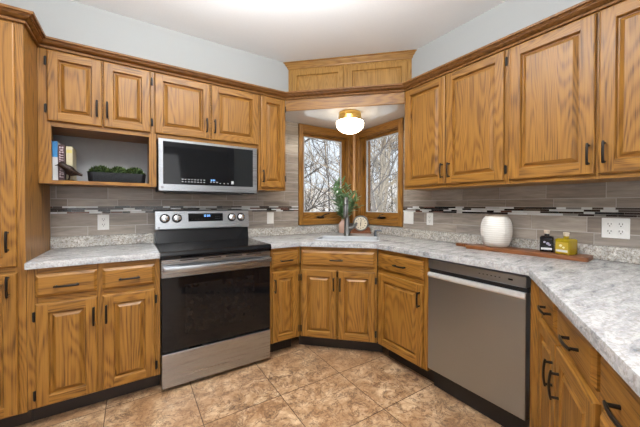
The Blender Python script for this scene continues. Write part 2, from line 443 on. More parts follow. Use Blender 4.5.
# left base cabinet
W = .622
c = thing('base_cabinet', 'oak base cabinet with two drawers over two doors, left of the range', 'cabinet', (-.474, YF, 0))
MB().box(.001, W, BODY_Y, .580, ZT, ZCB).build('body', OV, c)
frame(c, W, ZT, ZCB, [(.001, .045), (.296, .332), (W-.034, W)], [(.045, .296, ZT, .13), (.332, W-.034, ZT, .13), (.045, .296, .675, .725), (.332, W-.034, .675, .725), (.045, .296, .84, ZCB), (.332, W-.034, .84, ZCB)])
toe(c, W)
drawer(c, .036, .300, RZ0, RZ1, pz=.772); drawer(c, .325, .592, RZ0, RZ1, pz=.772)
door(c, .036, .300, DZ0, DZ1, ('v', .285, .575), ('l', [.612, .182])); door(c, .325, .592, DZ0, DZ1, ('v', .343, .575), ('r', [.612, .182]))
# narrow base cabinet right of the range
W = .270
c = thing('base_cabinet', 'narrow oak base cabinet between the range and the corner sink', 'cabinet', (.905, YF, 0))
MB().box(0, W-.001, BODY_Y, .580, ZT, ZCB).build('body', OV, c)
frame(c, W, ZT, ZCB, [(0, .03), (W-.03, W-.001)], [(.03, W-.03, ZT, .13), (.03, W-.03, .675, .725), (.03, W-.03, .84, ZCB)])
toe(c, W, 0, W-.04)
drawer(c, .017, .250, RZ0, RZ1, pz=.772); door(c, .017, .250, DZ0, DZ1, ('v', .034, .575), ('r', [.612, .182]), fw=.050)
# corner sink base
W = .653; r2 = math.sqrt(.5)
c = thing('sink_base_cabinet', 'diagonal oak corner cabinet under the sink with one wide false drawer', 'cabinet', (1.1755, YF-.0005, 0), -PI/4)
def loc_diag(X, Y): return ((X-1.1755)*r2-(Y-YF+.0005)*r2, (X-1.1755)*r2+(Y-YF+.0005)*r2)
MB().prism([(.02, .019), (W-.02, .019), loc_diag(XF+.03, 1.765), loc_diag(2.195, 1.765), loc_diag(2.195, 2.0), loc_diag(1.40, 2.795), loc_diag(1.181, 2.795), loc_diag(1.181, YF+.03)], ZT, .62).build('body', OV, c)
frame(c, W, ZT, ZCB, [(.008, .034), (W-.034, W-.008)], [(.034, W-.034, ZT, .13), (.034, W-.034, .675, .725), (.034, W-.034, .84, ZCB)])
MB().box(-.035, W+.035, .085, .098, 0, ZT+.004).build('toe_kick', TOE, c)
drawer(c, .020, .628, RZ0, RZ1, pz=.772, px=.318)
door(c, .020, .315, DZ0, DZ1, ('v', .296, .575), ('l', [.612, .182]), fw=.05); door(c, .331, .628, DZ0, DZ1, ('v', .350, .575), ('r', [.612, .182]), fw=.05)
# base cabinet between the sink and the dishwasher
W = .484
c = thing('base_cabinet', 'oak base cabinet with one drawer over one door, left of the dishwasher', 'cabinet', (XF, 1.759, 0), -PI/2)
MB().box(.001, W, BODY_Y, .555, ZT, ZCB).build('body', OV, c)
frame(c, W, ZT, ZCB, [(.001, .03), (W-.034, W)], [(.03, W-.034, ZT, .13), (.03, W-.034, .675, .725), (.03, W-.034, .84, ZCB)])
toe(c, W, .04)
drawer(c, .018, .452, RZ0, RZ1, pz=.776, px=.253); door(c, .018, .452, DZ0, DZ1, ('v', .430, .582), ('l', [.612, .182]), fw=.054)
# peninsula cabinets
PD = Vector((-.85296, -.52198)); PN = Vector((-.52198, .85296)); E0 = Vector((1.617, .655)); PO = E0-PN*.047; PR = math.radians(211.465)
W = .705
c = thing('base_cabinet', 'oak peninsula base cabinet with two drawers over two doors, right of the dishwasher', 'cabinet', (PO.x, PO.y, 0), PR)
MB().box(.0, W, BODY_Y, .58, ZT, ZCB).build('body', OV, c)
def loc_pen(X, Y): return ((X-PO.x)*PD.x+(Y-PO.y)*PD.y, -((X-PO.x)*PN.x+(Y-PO.y)*PN.y))
MB().prism([loc_pen(*q) for q in ((1.637, .663), (1.6405, .6165), (1.663, .630), (1.660, .663))], ZT, ZCB).build('filler_strip', OV, c)
frame(c, W, ZT, ZCB, [(.0, .04), (.29, .34), (.68, W)], [(.04, .29, ZT, .13), (.34, .68, ZT, .13), (.04, .29, .675, .725), (.34, .68, .675, .725), (.04, .29, .83, ZCB), (.34, .68, .83, ZCB)])
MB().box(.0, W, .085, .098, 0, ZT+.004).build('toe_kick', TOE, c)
drawer(c, .016, .300, RZ0, RZ1, pz=.776, px=.205); drawer(c, .333, .694, RZ0, RZ1, pz=.776, px=.535)
door(c, .016, .318, DZ0, DZ1, ('v', .284, .548)); door(c, .326, .694, DZ0, DZ1, ('v', .374, .548))
W2 = .62
c = thing('base_cabinet', 'oak peninsula drawer cabinet at the bottom right corner of the photo', 'cabinet', (PO.x+PD.x*W, PO.y+PD.y*W, 0), PR)
MB().box(.001, W2, BODY_Y, .58, ZT, ZCB).build('body', OV, c)
frame(c, W2, ZT, ZCB, [(.001, .035), (W2-.035, W2)], [(.035, W2-.035, ZT, .13), (.035, W2-.035, .675, .725), (.035, W2-.035, .40, .43), (.035, W2-.035, .84, ZCB)])
toe(c, W2)
drawer(c, .026, W2-.02, RZ0, RZ1, pz=.770, px=.195); drawer(c, .026, W2-.02, .425, .690, pz=.60); drawer(c, .020, W2-.02, DZ0, .405)

# wall cabinets
UZ0, UZ1 = 1.376, 2.170
W = .624
c = thing('wall_cabinet', 'oak wall cabinet with two doors above an open shelf of books', 'cabinet', (-.474, YU, 0))
mb = MB(); D_ = .314
mb.box(.001, .019, .019, D_, ZU0, ZU1); mb.box(W-.047, W-.002, .019, D_, ZU0, ZU1); mb.box(.019, W-.047, .019, D_, 1.708, 1.726); mb.box(.019, W-.047, .019, D_, ZU1-.018, ZU1); mb.box(.019, W-.047, .019, D_, ZU0, 1.374)
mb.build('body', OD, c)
MB().box(.019, W-.047, D_-.008, D_-.002, 1.374, 1.708).build('back_panel', SHELFBACK, c)
frame(c, W, ZU0, ZU1, [(.001, .061), (W-.047, W-.002)], [(.061, W-.047, ZU0, 1.374), (.061, W-.047, 1.707, 1.76), (.061, W-.047, 2.15, ZU1), (.30, .325, 1.76, 2.15)])
door(c, .044, .313, 1.736, UZ1, ('v', .287, 1.845), ('l', [2.103, 1.813])); door(c, .319, .588, 1.736, UZ1, ('v', .341, 1.845), ('r', [2.103, 1.813]))
W = .760
c = thing('wall_cabinet', 'short two-door oak wall cabinet directly above the microwave', 'cabinet', (.150, YU, 0))
MB().box(0, W, .019, D_, 1.702, ZU1).build('body', OV, c)
frame(c, W, 1.702, ZU1, [(0, .02), (W-.02, W)], [(.02, W-.02, 1.702, 1.76), (.02, W-.02, 2.15, ZU1), (.355, .385, 1.76, 2.15)])
door(c, -.012, .366, 1.736, UZ1, ('v', .337, 1.839)); door(c, .376, .757, 1.736, UZ1, ('v', .397, 1.839))
W = .257
c = thing('wall_cabinet', 'narrow single-door oak wall cabinet right of the microwave', 'cabinet', (.911, YU, 0))
MB().box(0, W, .019, D_, ZU0, ZU1, 0).build('body', OV, c)
frame(c, W, ZU0, ZU1, [(0, .03), (W-.03, W)], [(.03, W-.03, ZU0, 1.39), (.03, W-.03, 2.15, ZU1)])
door(c, .017, .246, UZ0, UZ1, ('v', .034, 1.472), ('r', [2.09, 1.46]), fw=.050)
W = .828
c = thing('wall_cabinet', 'two-door oak wall cabinet next to the right-hand corner window', 'cabinet', (XU, 1.740, 0), -PI/2)
DB = .304
MB().box(0, W, .019, DB, ZU0, ZU1).build('body', OV, c)
frame(c, W, ZU0, ZU1, [(0, .035), (.388, .418), (W-.03, W)], [(.035, .388, ZU0, 1.39), (.418, W-.03, ZU0, 1.39), (.035, .388, 2.15, ZU1), (.418, W-.03, 2.15, ZU1)])
door(c, .022, .400, UZ0, UZ1, ('v', .383, 1.474), ('l', [2.09, 1.46])); door(c, .406, .811, UZ0, UZ1, ('v', .440, 1.474), ('r', [2.103, 1.441]))
W = .86
c = thing('wall_cabinet', 'large two-door oak wall cabinet at the upper right edge of the photo', 'cabinet', (XU, .911, 0), -PI/2)
MB().box(0.001, W, .019, DB, ZU0, ZU1).build('body', OV, c)
frame(c, W, ZU0, ZU1, [(0.001, .03), (.405, .437), (W-.03, W)], [(.03, .405, ZU0, 1.39), (.437, W-.03, ZU0, 1.39), (.03, .405, 2.15, ZU1), (.437, W-.03, 2.15, ZU1)])
door(c, .015, .416, UZ0, UZ1, ('v', .394, 1.475), fw=.06); door(c, .428, .842, UZ0, UZ1, ('v', .454, 1.477), fw=.06)
# tall pantry
W = .95
c = thing('pantry_cabinet', 'tall oak pantry cabinet at the left edge of the photo', 'cabinet', (-.475-W, YF, 0))
MB().box(0, W, .019, .582, ZT-.008, 2.215).build('body', OV, c)
frame(c, W, ZT-.008, 2.215, [(0, .03), (.45, .50), (W-.040, W)], [(.03, .45, ZT-.008, .13), (.5, W-.04, ZT-.008, .13), (.03, .45, .85, .91), (.5, W-.04, .85, .91), (.03, .45, 2.15, 2.215), (.5, W-.04, 2.15, 2.215)])
toe(c, W, 0, W-.001)
for (a, b, hx) in ((.02, .466, .435), (.474, W-.030, W-.062)):
    door(c, a, b, .112, .862, ('v', hx, .797)); door(c, a, b, .894, 2.165, ('v', hx, 1.03))
# crown moulding over all wall cabinets, corner valance, box above it
prof = [(0, 2.178), (.013, 2.178), (.015, 2.186), (.004, 2.188), (.006, 2.195), (.014, 2.197), (.030, 2.211), (.030, 2.2145), (.036, 2.2155), (.038, 2.220), (.048, 2.222), (.050, 2.234), (.0, 2.234)]
mb = MB(); sweep(mb, [(-1.42, YF-.001), (-.474, YF-.001), (-.474, YU-.001), (1.1675, YU-.001), (XU-.001, 1.7405), (XU-.001, .06)], prof)
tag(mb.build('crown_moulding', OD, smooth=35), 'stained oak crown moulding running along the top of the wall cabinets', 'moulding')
VL = math.hypot(XU-1.168, YU-1.740)
tag(MB().box(.001, VL-.001, 0, .019, 2.080, 2.184, 0, .002).build('valance', OH, None, (1.168, YU, 0), -PI/4), 'plain oak valance board bridging the corner above the window light', 'valance')
SOFFM = plain('gloss_white_soffit', (.66, .66, .68), .10, 0, Coat_Weight=1.0, Coat_Roughness=.05, Coat_IOR=1.7)
sf = thing('soffit_panel', 'glossy white soffit panel above the corner sink carrying the lamp', 'panel')
MB().prism([(1.170, YU+.022), (1.170, YW), (XW, YW), (XW, 1.742), (XU+.022, 1.742)], SOFF, SOFF+.018).build('panel', SOFFM, sf)
BD = 4.170
bx0, by0 = BD-YW-WT, YW+WT; bx1, by1 = XW+WT, BD-XW-WT
BL_ = math.hypot(bx1-bx0, by1-by0)
c = thing('corner_soffit_box', 'golden oak panelled box closing the corner up to the ceiling', 'panelling', (bx0, by0, 0), -PI/4)
mb = MB(); mb.prism([(.002, 0), (BL_-.002, 0), (BL_-.022, .019), (.022, .019)], SOFF+.019, ZCEIL-.001)
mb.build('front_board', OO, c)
def wood_panel(x0, x1, z0, z1):
    mb = MB(); R_ = lambda i, y: rect(x0, x1, z0, z1, i, y); f = .05
    mb.loft([R_(0, -.0005), R_(0, -.014), R_(.004, -.019), R_(f, -.019), R_(f+.005, -.003), R_(f+.020, -.003), R_(f+.026, -.008)], 0)
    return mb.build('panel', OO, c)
wood_panel(.045, .578, 2.20, 2.600); wood_panel(.620, BL_-.045, 2.20, 2.600)
pf_ = [(0.001, 2.622), (.008, 2.624), (.012, 2.64), (.03, 2.662), (.034, 2.672), (.044, 2.676), (.044, ZCEIL-.001), (0.001, ZCEIL-.001)]
mb = MB(); mb.loft([[(-o+.003, -o, z) for o, z in pf_], [(BL_+o-.003, -o, z) for o, z in pf_]], 0)
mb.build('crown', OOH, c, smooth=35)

# ------------------------------------------------------------------ worktops
def with_hole(outer, hole, z0, z1):
    mb = MB(); bm = mb.bm
    def loop(pts, z):
        v = [bm.verts.new((*p, z)) for p in pts]; return v, [bm.edges.new((v[i], v[(i+1) % len(v)])) for i in range(len(v))]
    to, eo = loop(outer, z1); th, eh = loop(hole, z1); bmesh.ops.triangle_fill(bm, use_beauty=True, edges=eo+eh)
    bo, fo = loop(outer, z0); bh, fh = loop(hole, z0); bmesh.ops.triangle_fill(bm, use_beauty=True, edges=fo+fh)
    for a, b in ((to, bo), (th, bh)):
        for i in range(len(a)): bm.faces.new((a[i], a[(i+1) % len(a)], b[(i+1) % len(a)], b[i]))
    return mb
def diag(al, dp): return (1.698+al*r2+dp*r2, 1.698-al*r2+dp*r2)      # along / depth from the sink face
def rrect(cx, cy, hx, hy, r, n=5):
    out = []
    for sx, sy, a0 in ((1, 1, 0), (-1, 1, 90), (-1, -1, 180), (1, -1, 270)):
        for k in range(n+1):
            a = math.radians(a0+90*k/n); out.append((cx+sx*(hx-r)+r*math.cos(a), cy+sy*(hy-r)+r*math.sin(a)))
    return out
SKC = (-.37, .285); SKH = (.290, .165)
c = thing('worktop', 'grey veined worktop left of the range', 'countertop')
MB().prism([(-.474, 2.190), (.147, 2.190), (.147, YW), (-.474, YW)], ZCB, ZC, 0, .006).build('slab', STONE, c, smooth=40)
MB().box(-.474, .147, YW-.019, YW, ZC, ZS, 0, .003).build('upstand', STONEB, c)
c = thing('worktop', 'long grey veined worktop running from the range past the sink onto the peninsula', 'countertop')
Pe = E0+PD*1.45; Pf = Pe-PN*.80; tt = (XW-Pf.x)/(-PD.x); yg = Pf.y-PD.y*tt
outer = [(.904, 2.190), (1.164, 2.190), (1.607, 1.747), (1.607, .661), (Pe.x, Pe.y), (Pf.x, Pf.y), (XW, yg), (XW, YW), (.904, YW)]
hole = [diag(a, d) for a, d in rrect(*SKC, SKH[0]-.012, SKH[1]-.012, .05)]
mb = with_hole(outer, hole, ZCB, ZC)
es = [e for e in mb.bm.edges if all(abs(v.co.z-ZC) < 1e-5 for v in e.verts) and len(e.link_faces) == 2 and abs(e.link_faces[0].normal.z*e.link_faces[1].normal.z) < .5]
mb.bm.normal_update()
es = [e for e in mb.bm.edges if all(abs(v.co.z-ZC) < 1e-5 for v in e.verts) and len(e.link_faces) == 2 and (abs(e.link_faces[0].normal.z) < .5) != (abs(e.link_faces[1].normal.z) < .5)]
bmesh.ops.bevel(mb.bm, geom=es, offset=.006, segments=2, affect='EDGES', profile=.5)
mb.build('slab', STONE, c, smooth=40)
mb = MB(); mb.box(.904, XW, YW-.019, YW, ZC, ZS, 0, .003); mb.box(XW-.019, XW, yg+.05, YW-.019, ZC, ZS, 0, .003); mb.build('upstand', STONEB, c)

PEWTER = plain('dark_pewter', (.10, .11, .125), .32, .9)
# sink, faucet, soap pump
sk = thing('sink', 'white corner sink set into the worktop under the windows', 'sink', (*diag(*SKC), ZC), -PI/4)
def rz_ring(hx, hy, r, z, n=6): return [(x, y, z) for x, y in rrect(0, 0, hx, hy, r, n)]
a, b = SKH
MB().loft([rz_ring(a, b, .055, .0005), rz_ring(a, b, .055, .006), rz_ring(a-.004, b-.004, .052, .009), rz_ring(a-.020, b-.020, .045, .009), rz_ring(a-.026, b-.026, .042, .004)], 0, False, False).build('rim', SINKW, sk, smooth=40)
MB().loft([rz_ring(a-.026, b-.026, .042, .004), rz_ring(a-.030, b-.030, .04, -.12), rz_ring(a-.06, b-.06, .03, -.16), rz_ring(.04, .04, .035, -.165)], 0, False, True).build('basin', SINKW, sk, smooth=50)
MB().lathe([(.038, 0), (.038, .003), (.02, .002)], (0, 0, -.1645), 20).build('drain', NICKEL, sk, smooth=40)
fx, fy = diag(-.410, .515)
fc = thing('faucet', 'brushed nickel pull-down faucet standing behind the sink', 'faucet', (fx, fy, ZC), -PI/4)
MB().lathe([(.036, 0), (.036, .008), (.031, .018), (.029, .05), (.029, .12), (.024, .165), (.016, .20)], (0, 0, 0), 20).build('base', NICKEL, fc, smooth=40)
pts = [(0, 0, .14), (0, 0, .30)]
for k in range(9):
    q = PI*k/8; pts.append((0, -.062+.062*math.cos(q), .315+.062*math.sin(q)))
MB().tube(pts, [.0125]*len(pts), 12).build('spout', NICKEL, fc, smooth=50)
MB().lathe([(.013, .31), (.017, .29), (.020, .22), (.021, .19), (.017, .185)], (0, -.124, 0), 16).build('spray_head', NICKEL, fc, smooth=40)
MB().tube([(.015, 0, .075), (.05, -.004, .085), (.075, -.006, .10), (.10, -.008, .135)], [.024, .021, .016, .012], 10).build('lever', NICKEL, fc, smooth=50)
sx, sy = diag(-.130, .475)
sp = thing('soap_pump', 'small nickel soap pump right of the sink', 'soap dispenser', (sx, sy, ZC), -PI/4)
MB().lathe([(.020, 0), (.020, .006), (.013, .012), (.012, .045), (.009, .05), (.009, .06)], (0, 0, 0), 16).build('base', PEWTER, sp, smooth=40)
MB().tube([(-.005, 0, .062), (.02, -.005, .066), (.055, -.012, .064), (.062, -.014, .056)], [.010, .009, .007, .006], 8).build('spout', PEWTER, sp, smooth=50)

# ------------------------------------------------------------------ appliances
rg = thing('range', 'stainless electric range with black glass door and cooktop', 'range', (.150, 2.175, 0))
RW = .744
mb = MB().box(.002, RW-.002, .035, .60, .035, .888, 0)
for x in (.04, RW-.04):
    for y in (.09, .55): mb.lathe([(.018, 0), (.018, .036)], (x, y, 0), 12)
mb.box(.03, RW-.03, .06, .07, .006, .04)
mb.build('body', BLACKP, rg)
mb = MB(); mb.loft([[(-.002, y, z) for y, z in q] for q in [[(-.012, .872), (-.014, .893), (-.008, .912), (.0, .917), (.555, .917), (.555, .888), (.03, .888), (.02, .872)]]] + [[(RW+.002, y, z) for y, z in q] for q in [[(-.012, .872), (-.014, .893), (-.008, .912), (.0, .917), (.555, .917), (.555, .888), (.03, .888), (.02, .872)]]], 0)
ck = mb.build('cooktop', BLACKG, rg)
ring = plain('burner_print', (.05, .05, .052), .12)
for (x, y, r) in ((.20, .16, .10), (.55, .16, .115), (.20, .41, .075), (.55, .41, .085), (.375, .43, .05)):
    mb = MB(); n = 40
    A = [(x+r*math.cos(2*PI*k/n), y+r*math.sin(2*PI*k/n), .9174) for k in range(n)]; B_ = [(x+(r-.004)*math.cos(2*PI*k/n), y+(r-.004)*math.sin(2*PI*k/n), .9174) for k in range(n)]
    mb.loft([A, B_], 0, False, False); mb.build('burner_ring', ring, ck)
dr = MB().box(.003, RW-.003, 0, .034, .745, .866, 0, .003).build('control_trim', STEEL, rg)
mb = MB()
for k in range(4): mb.box(.11+k*.148, .225+k*.148, -.0006, .001, .850, .858)
mb.build('vent_slot', BLACKP, dr)
od = MB().box(.003, RW-.003, .002, .034, .262, .744, 0, .002).build('oven_door', BLACKG, rg)
MB().box(.14, RW-.13, .0012, .003, .36, .69).build('oven_window', plain('oven_window_glass', (.009, .008, .008), .05, 0, Specular_IOR_Level=.3), od)
mb = MB(); n = 14; rings = []
for i in range(n+1):
    q = -1+2*i/n; x = .375+q*.352; y = -.030-.020*(1-abs(q)**2.5)
    rings.append([(x, y-.010, .787), (x, y-.014, .805), (x, y-.010, .823), (x, y+.008, .827), (x, y+.010, .805), (x, y+.008, .783)])
mb.loft(rings, 0); mb.box(.012, .035, -.032, .001, .79, .82, 0, .003); mb.box(RW-.028, RW-.005, -.032, .001, .79, .82, 0, .003)
mb.build('oven_handle', STEEL, rg, smooth=40)
MB().box(.003, RW-.003, -.001, .034, .030, .250, 0, .004, 2).build('storage_drawer', STEEL, rg)
# backguard
mb = MB(); mb.loft([[(x, .505, .918), (x, .530, 1.022), (x, .58, 1.022), (x, .60, .918)] for x in (.006, RW-.006)], 0); mb.build('rear_riser', BLACKG, rg)
bgd = MB().loft([[(x, .510, 1.022), (x, .508, 1.03), (x, .528, 1.170), (x, .540, 1.178), (x, .600, 1.178), (x, .600, 1.022)] for x in (0, RW)], 0).build('backguard', STEEL, rg)
def on_bg(z): return .508+(z-1.03)/.14*.020
mb = MB(); y0, y1 = on_bg(1.083)-.0012, on_bg(1.150)-.0012
mb.loft([[(x, y0, 1.083), (x, y1, 1.150), (x, y1+.004, 1.150), (x, y0+.004, 1.083)] for x in (.236, .514)], 0)
dsp = mb.build('display', BLACKG, bgd)
def seg_digit(mb, x, z, w, h, ch, y, yz):
    t_ = w*.26; s7 = {'0': 'abcdef', '1': 'bc', '2': 'abged', '5': 'afgcd', '3': 'abgcd', '4': 'fgbc'}[ch]
    B = {'a': (x, x+w, z+h-t_, z+h), 'd': (x, x+w, z, z+t_), 'g': (x, x+w, z+h/2-t_/2, z+h/2+t_/2), 'f': (x, x+t_, z+h/2, z+h), 'e': (x, x+t_, z, z+h/2), 'b': (x+w-t_, x+w, z+h/2, z+h), 'c': (x+w-t_, x+w, z, z+h/2)}
    for k in s7:
        a, b, p, q = B[k]; mb.box(a, b, y(p)-.0006, y(q)+.0006, p, q)
mb = MB(); yy = lambda z: on_bg(z)-.0018
for x, ch in ((.352, '1'), (.366, '2'), (.384, '0'), (.398, '5')): seg_digit(mb, x, 1.121, .010, .018, ch, yy, 0)
mb.build('clock_digits', DIGIT, dsp)
mb = MB()
for k in range(3): mb.box(.45+k*.014, .458+k*.014, yy(1.12), yy(1.12)+.001, 1.12, 1.124); mb.box(.45+k*.014, .458+k*.014, yy(1.10), yy(1.10)+.001, 1.10, 1.104)
for k in range(6): mb.box(.26+k*.025, .272+k*.025, yy(1.10), yy(1.10)+.001, 1.10, 1.103)
mb.build('control_marks', MARKD, dsp)
tilt = math.atan2(.020, .14)
for kx in (.066, .152, .590, .672):
    k = MB().lathe([(.037, 0), (.037, .004), (.033, .006)], (0, 0, 0), 24, 0, '-Y').build('knob', BLACKP, bgd, (kx, on_bg(1.112)-.0005, 1.112)); k.rotation_euler = (-tilt, 0, 0)
    mb = MB().lathe([(.028, .006), (.027, .022), (.024, .024)], (0, 0, 0), 24, 0, '-Y'); mb.box(-.005, .005, -.040, -.02, -.026, .026, 0, .002)
    mb.build('knob_grip', CHROME, k, smooth=40)
MB().lathe([(.008, 0), (.008, .0012)], (.025, on_bg(1.04), 1.04), 12, 0, '-Y').build('badge', BADGE, bgd)
# microwave
mw = thing('microwave', 'stainless over-the-range microwave with black glass door', 'microwave', (.156, 2.440, 0))
MW, MZ0, MZ1 = .727, 1.312, 1.700
MB().box(.002, MW-.002, .028, .355, MZ0+.012, MZ1).build('body', BLACKP, mw)
md = MB(); R_ = lambda i, y: rect(0, MW, MZ0+.010, MZ1, i, y)
md.loft([R_(0, .028), R_(0, .004), R_(.003, 0)], 0); d = md.build('door', STEEL, mw)
MB().box(.030, .690, -.0025, .001, 1.372, 1.681, 0, .0008).build('glass_panel', BLACKG, d)
MB().box(.535, .688, -.0032, -.0024, 1.374, 1.679).build('control_panel', GLASSG, d)
mb = MB(); mb.box(.06, MW-.06, .03, .30, MZ0, MZ0+.012); mb.box(.02, MW-.02, .015, .05, MZ0+.002, MZ0+.012); mb.build('vent_grille', BLACKP, mw)
mb = MB(); rnd = random.Random(2)
for k in range(8):
    for r in range(2): mb.box(.150+k*.0215, .158+k*.0215+rnd.random()*.004, -.0036, -.003, 1.391+r*.018, 1.396+r*.018)
for k in range(3): mb.box(.350+k*.022, .362+k*.022, -.0036, -.003, 1.396, 1.401)
for k in range(4): mb.box(.42+k*.03, .43+k*.03, -.0036, -.003, 1.389, 1.393)
mb.box(.512, .530, -.0036, -.003, 1.388, 1.412)
mb.build('control_marks', MARK, d)
mb = MB(); y_ = lambda z: -.0045
for x, ch in ((.350, '1'), (.358, '2'), (.370, '0'), (.379, '4')): seg_digit(mb, x, 1.407, .006, .012, ch, y_, 0)
mb.build('clock_digits', DIGIT, d)
MB().lathe([(.009, 0), (.009, .001)], (.025, 0, 1.349), 14, 0, '-Y').build('badge', BADGE, d)
# dishwasher
dw = thing('dishwasher', 'stainless dishwasher with a pocket handle under the worktop', 'dishwasher', (XF, 1.271, 0), -PI/2)
DW = .600
MB().box(.003, DW-.003, .03, .56, .10, .868).build('body', BLACKP, dw)
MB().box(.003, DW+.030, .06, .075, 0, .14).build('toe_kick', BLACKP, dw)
MB().box(.008, DW-.006, -.016, .03, .145, .782, 0, .003).build('door', STEELD, dw)
cp = MB().box(.008, DW-.006, -.014, .03, .808, .866, 0, .003).build('control_panel', STEELD, dw)
MB().box(.008, DW-.006, .004, .03, .782, .808).build('handle_pocket', BLACKP, dw)
mb = MB(); mb.loft([[(x, -.018, .752), (x, -.024, .762), (x, -.022, .780), (x, -.010, .784), (x, -.006, .752)] for x in (.010, DW-.008)], 0); mb.build('handle_lip', plain('satin_lip', (.80, .80, .80), .35, .6), dw)
mb = MB()
for k in range(6): mb.box(.35+k*.022, .358+k*.022, -.0146, -.0138, .836, .841)
mb.build('control_marks', MARKD, cp); MB().box(.508, .530, -.0146, -.0138, .834, .842).build('display', BLACKG, cp)

# ------------------------------------------------------------------ ceiling lamp
lx, ly = diag(-.375, .365)
lx, ly = 1.700, 2.214
lp = thing('ceiling_lamp', 'round opal glass lamp with brass base under the corner soffit', 'lamp', (lx, ly, SOFF))
MB().lathe([(.100, -.0005), (.104, -.006), (.106, -.030), (.104, -.034), (.107, -.038), (.109, -.080), (.105, -.084)], (0, 0, 0), 36).build('lamp_base', BRASS, lp, smooth=30)
pr = [(.110, -.079), (.122, -.084), (.128, -.096), (.1275, -.108)]
for k in range(1, 9):
    q = k/8*PI/2; pr.append((.1275*math.cos(q)+.0005, -.108-.086*math.sin(q)))
MB().lathe(pr, (0, 0, 0), 36).build('lamp_shade', OPAL, lp, smooth=60)
for k in range(3):
    q = k*2*PI/3+.55; MB().lathe([(.004, 0), (.004, .012)], (.108*math.cos(q), .108*math.sin(q), -.076), 8).build('screw', CHROME, lp)

# ------------------------------------------------------------------ sockets and switches
def outlet(loc, rz, W_, H_, n, label, kind='socket'):
    o = thing('wall_outlet', label, 'outlet', loc, rz)
    p = MB().box(-W_/2, W_/2, -.005, 0, -H_/2, H_/2, 0, .002).build('cover_plate', WHITEP, o)
    for k in range(n):
        x = (k-(n-1)/2)*.046
        if kind == 'switch':
            MB().box(x-.015, x+.015, -.009, -.004, -.031, .031, 0, .002).build('rocker', WHITEP, o)
        else:
            for s in (-1, 1):
                rc = MB().lathe([(.0165, 0), (.0165, .0025), (.015, .003)], (x, -.0045, s*.020), 16, 0, '-Y').build('receptacle', WHITEP, o)
                mb = MB(); mb.box(x-.0078, x-.0052, -.0082, -.007, s*.020-.001, s*.020+.009); mb.box(x+.0052, x+.0078, -.0082, -.007, s*.020-.001, s*.020+.008); mb.lathe([(.003, .007), (.003, .0082)], (x, 0, s*.020-.008), 8, 0, '-Y')
                mb.build('slots', DARKSLOT, rc)
    return o
outlet((-.180, YW-.0005, 1.090), 0, .070, .115, 1, 'white socket plate on the tiles left of the range')
outlet((1.150, YW-.0005, 1.092), 0, .070, .115, 1, 'white switch plate on the tiles between the range and the corner window', 'switch')
outlet((XW-.0005, 1.957, 1.100), -PI/2, .118, .115, 2, 'wide white switch plate beside the right-hand corner window', 'switch')
outlet((XW-.0005, 1.712, 1.098), -PI/2, .068, .108, 1, 'small white socket plate between the wide switch plate and the white vase')
outlet((XW-.0005, .485, 1.095), -PI/2, .116, .112, 2, 'double white socket plate on the tiles at the right edge of the photo')

# ------------------------------------------------------------------ things on the right worktop
ang = math.atan2(.55-1.21, 2.01-1.945)
ba = Vector((1.972, 1.222)); bd = Vector((.066, -.664)).normalized(); bn = Vector((-bd.y, bd.x)); BLn = .672; BWd = .158
cb = thing('serving_board', 'long reddish wooden board with a stub handle on the right worktop', 'board', (ba.x, ba.y, ZC), math.atan2(bd.y, bd.x))
pts = [(x, y) for x, y in rrect(BLn/2, BWd/2, BLn/2, BWd/2, .018, 4)]
MB().prism(pts, 0.0005, .023, 0, .003).build('board', oak('board_wood', True, (.21, .072, .020), (.155, .05, .012), (.07, .022, .006)), cb, smooth=40)
MB().prism([(-.012, .075), (.012, .062), (.012, .145), (-.012, .13), (-.105, .125), (-.118, .112), (-.118, .095), (-.105, .08)], .0008, .021, 0, .003).build('handle', WALNUT, cb, smooth=40)
ZB = ZC+.0235
# ribbed vase
t = NT('cream_ribbed_ceramic'); wv = t.n('ShaderNodeTexWave', wave_type='BANDS', bands_direction='Z'); t.l(t.coord((1, 1, 1), False), wv.inputs[0]); wv.inputs['Scale'].default_value = 22; wv.inputs['Distortion'].default_value = .4
CERAM = t.set(Base_Color=t.mix(wv.outputs[1], (.64, .60, .54), (.74, .71, .66)), Roughness=.28); t.bump(wv.outputs[1], .35, .004)
BRIM = plain('brown_rim', (.30, .23, .16), .5)
vz = thing('ceramic_vase', 'cream ribbed ceramic vase on the wooden board', 'vase', (2.098, 1.068, ZB))
prf = [(.064, 0), (.074, .006), (.089, .04), (.0965, .085), (.098, .115), (.0955, .15), (.086, .183), (.073, .202), (.066, .208)]
MB().lathe(prf+[(.060, .207), (.062, .195), (.085, .15), (.088, .05), (.06, .012)], (0, 0, 0), 48).build('body', CERAM, vz, smooth=60)
MB().lathe([(.067, .205), (.068, .211), (.066, .216), (.060, .216), (.0585, .205)], (0, 0, 0), 40).build('rim', BRIM, vz, smooth=50)
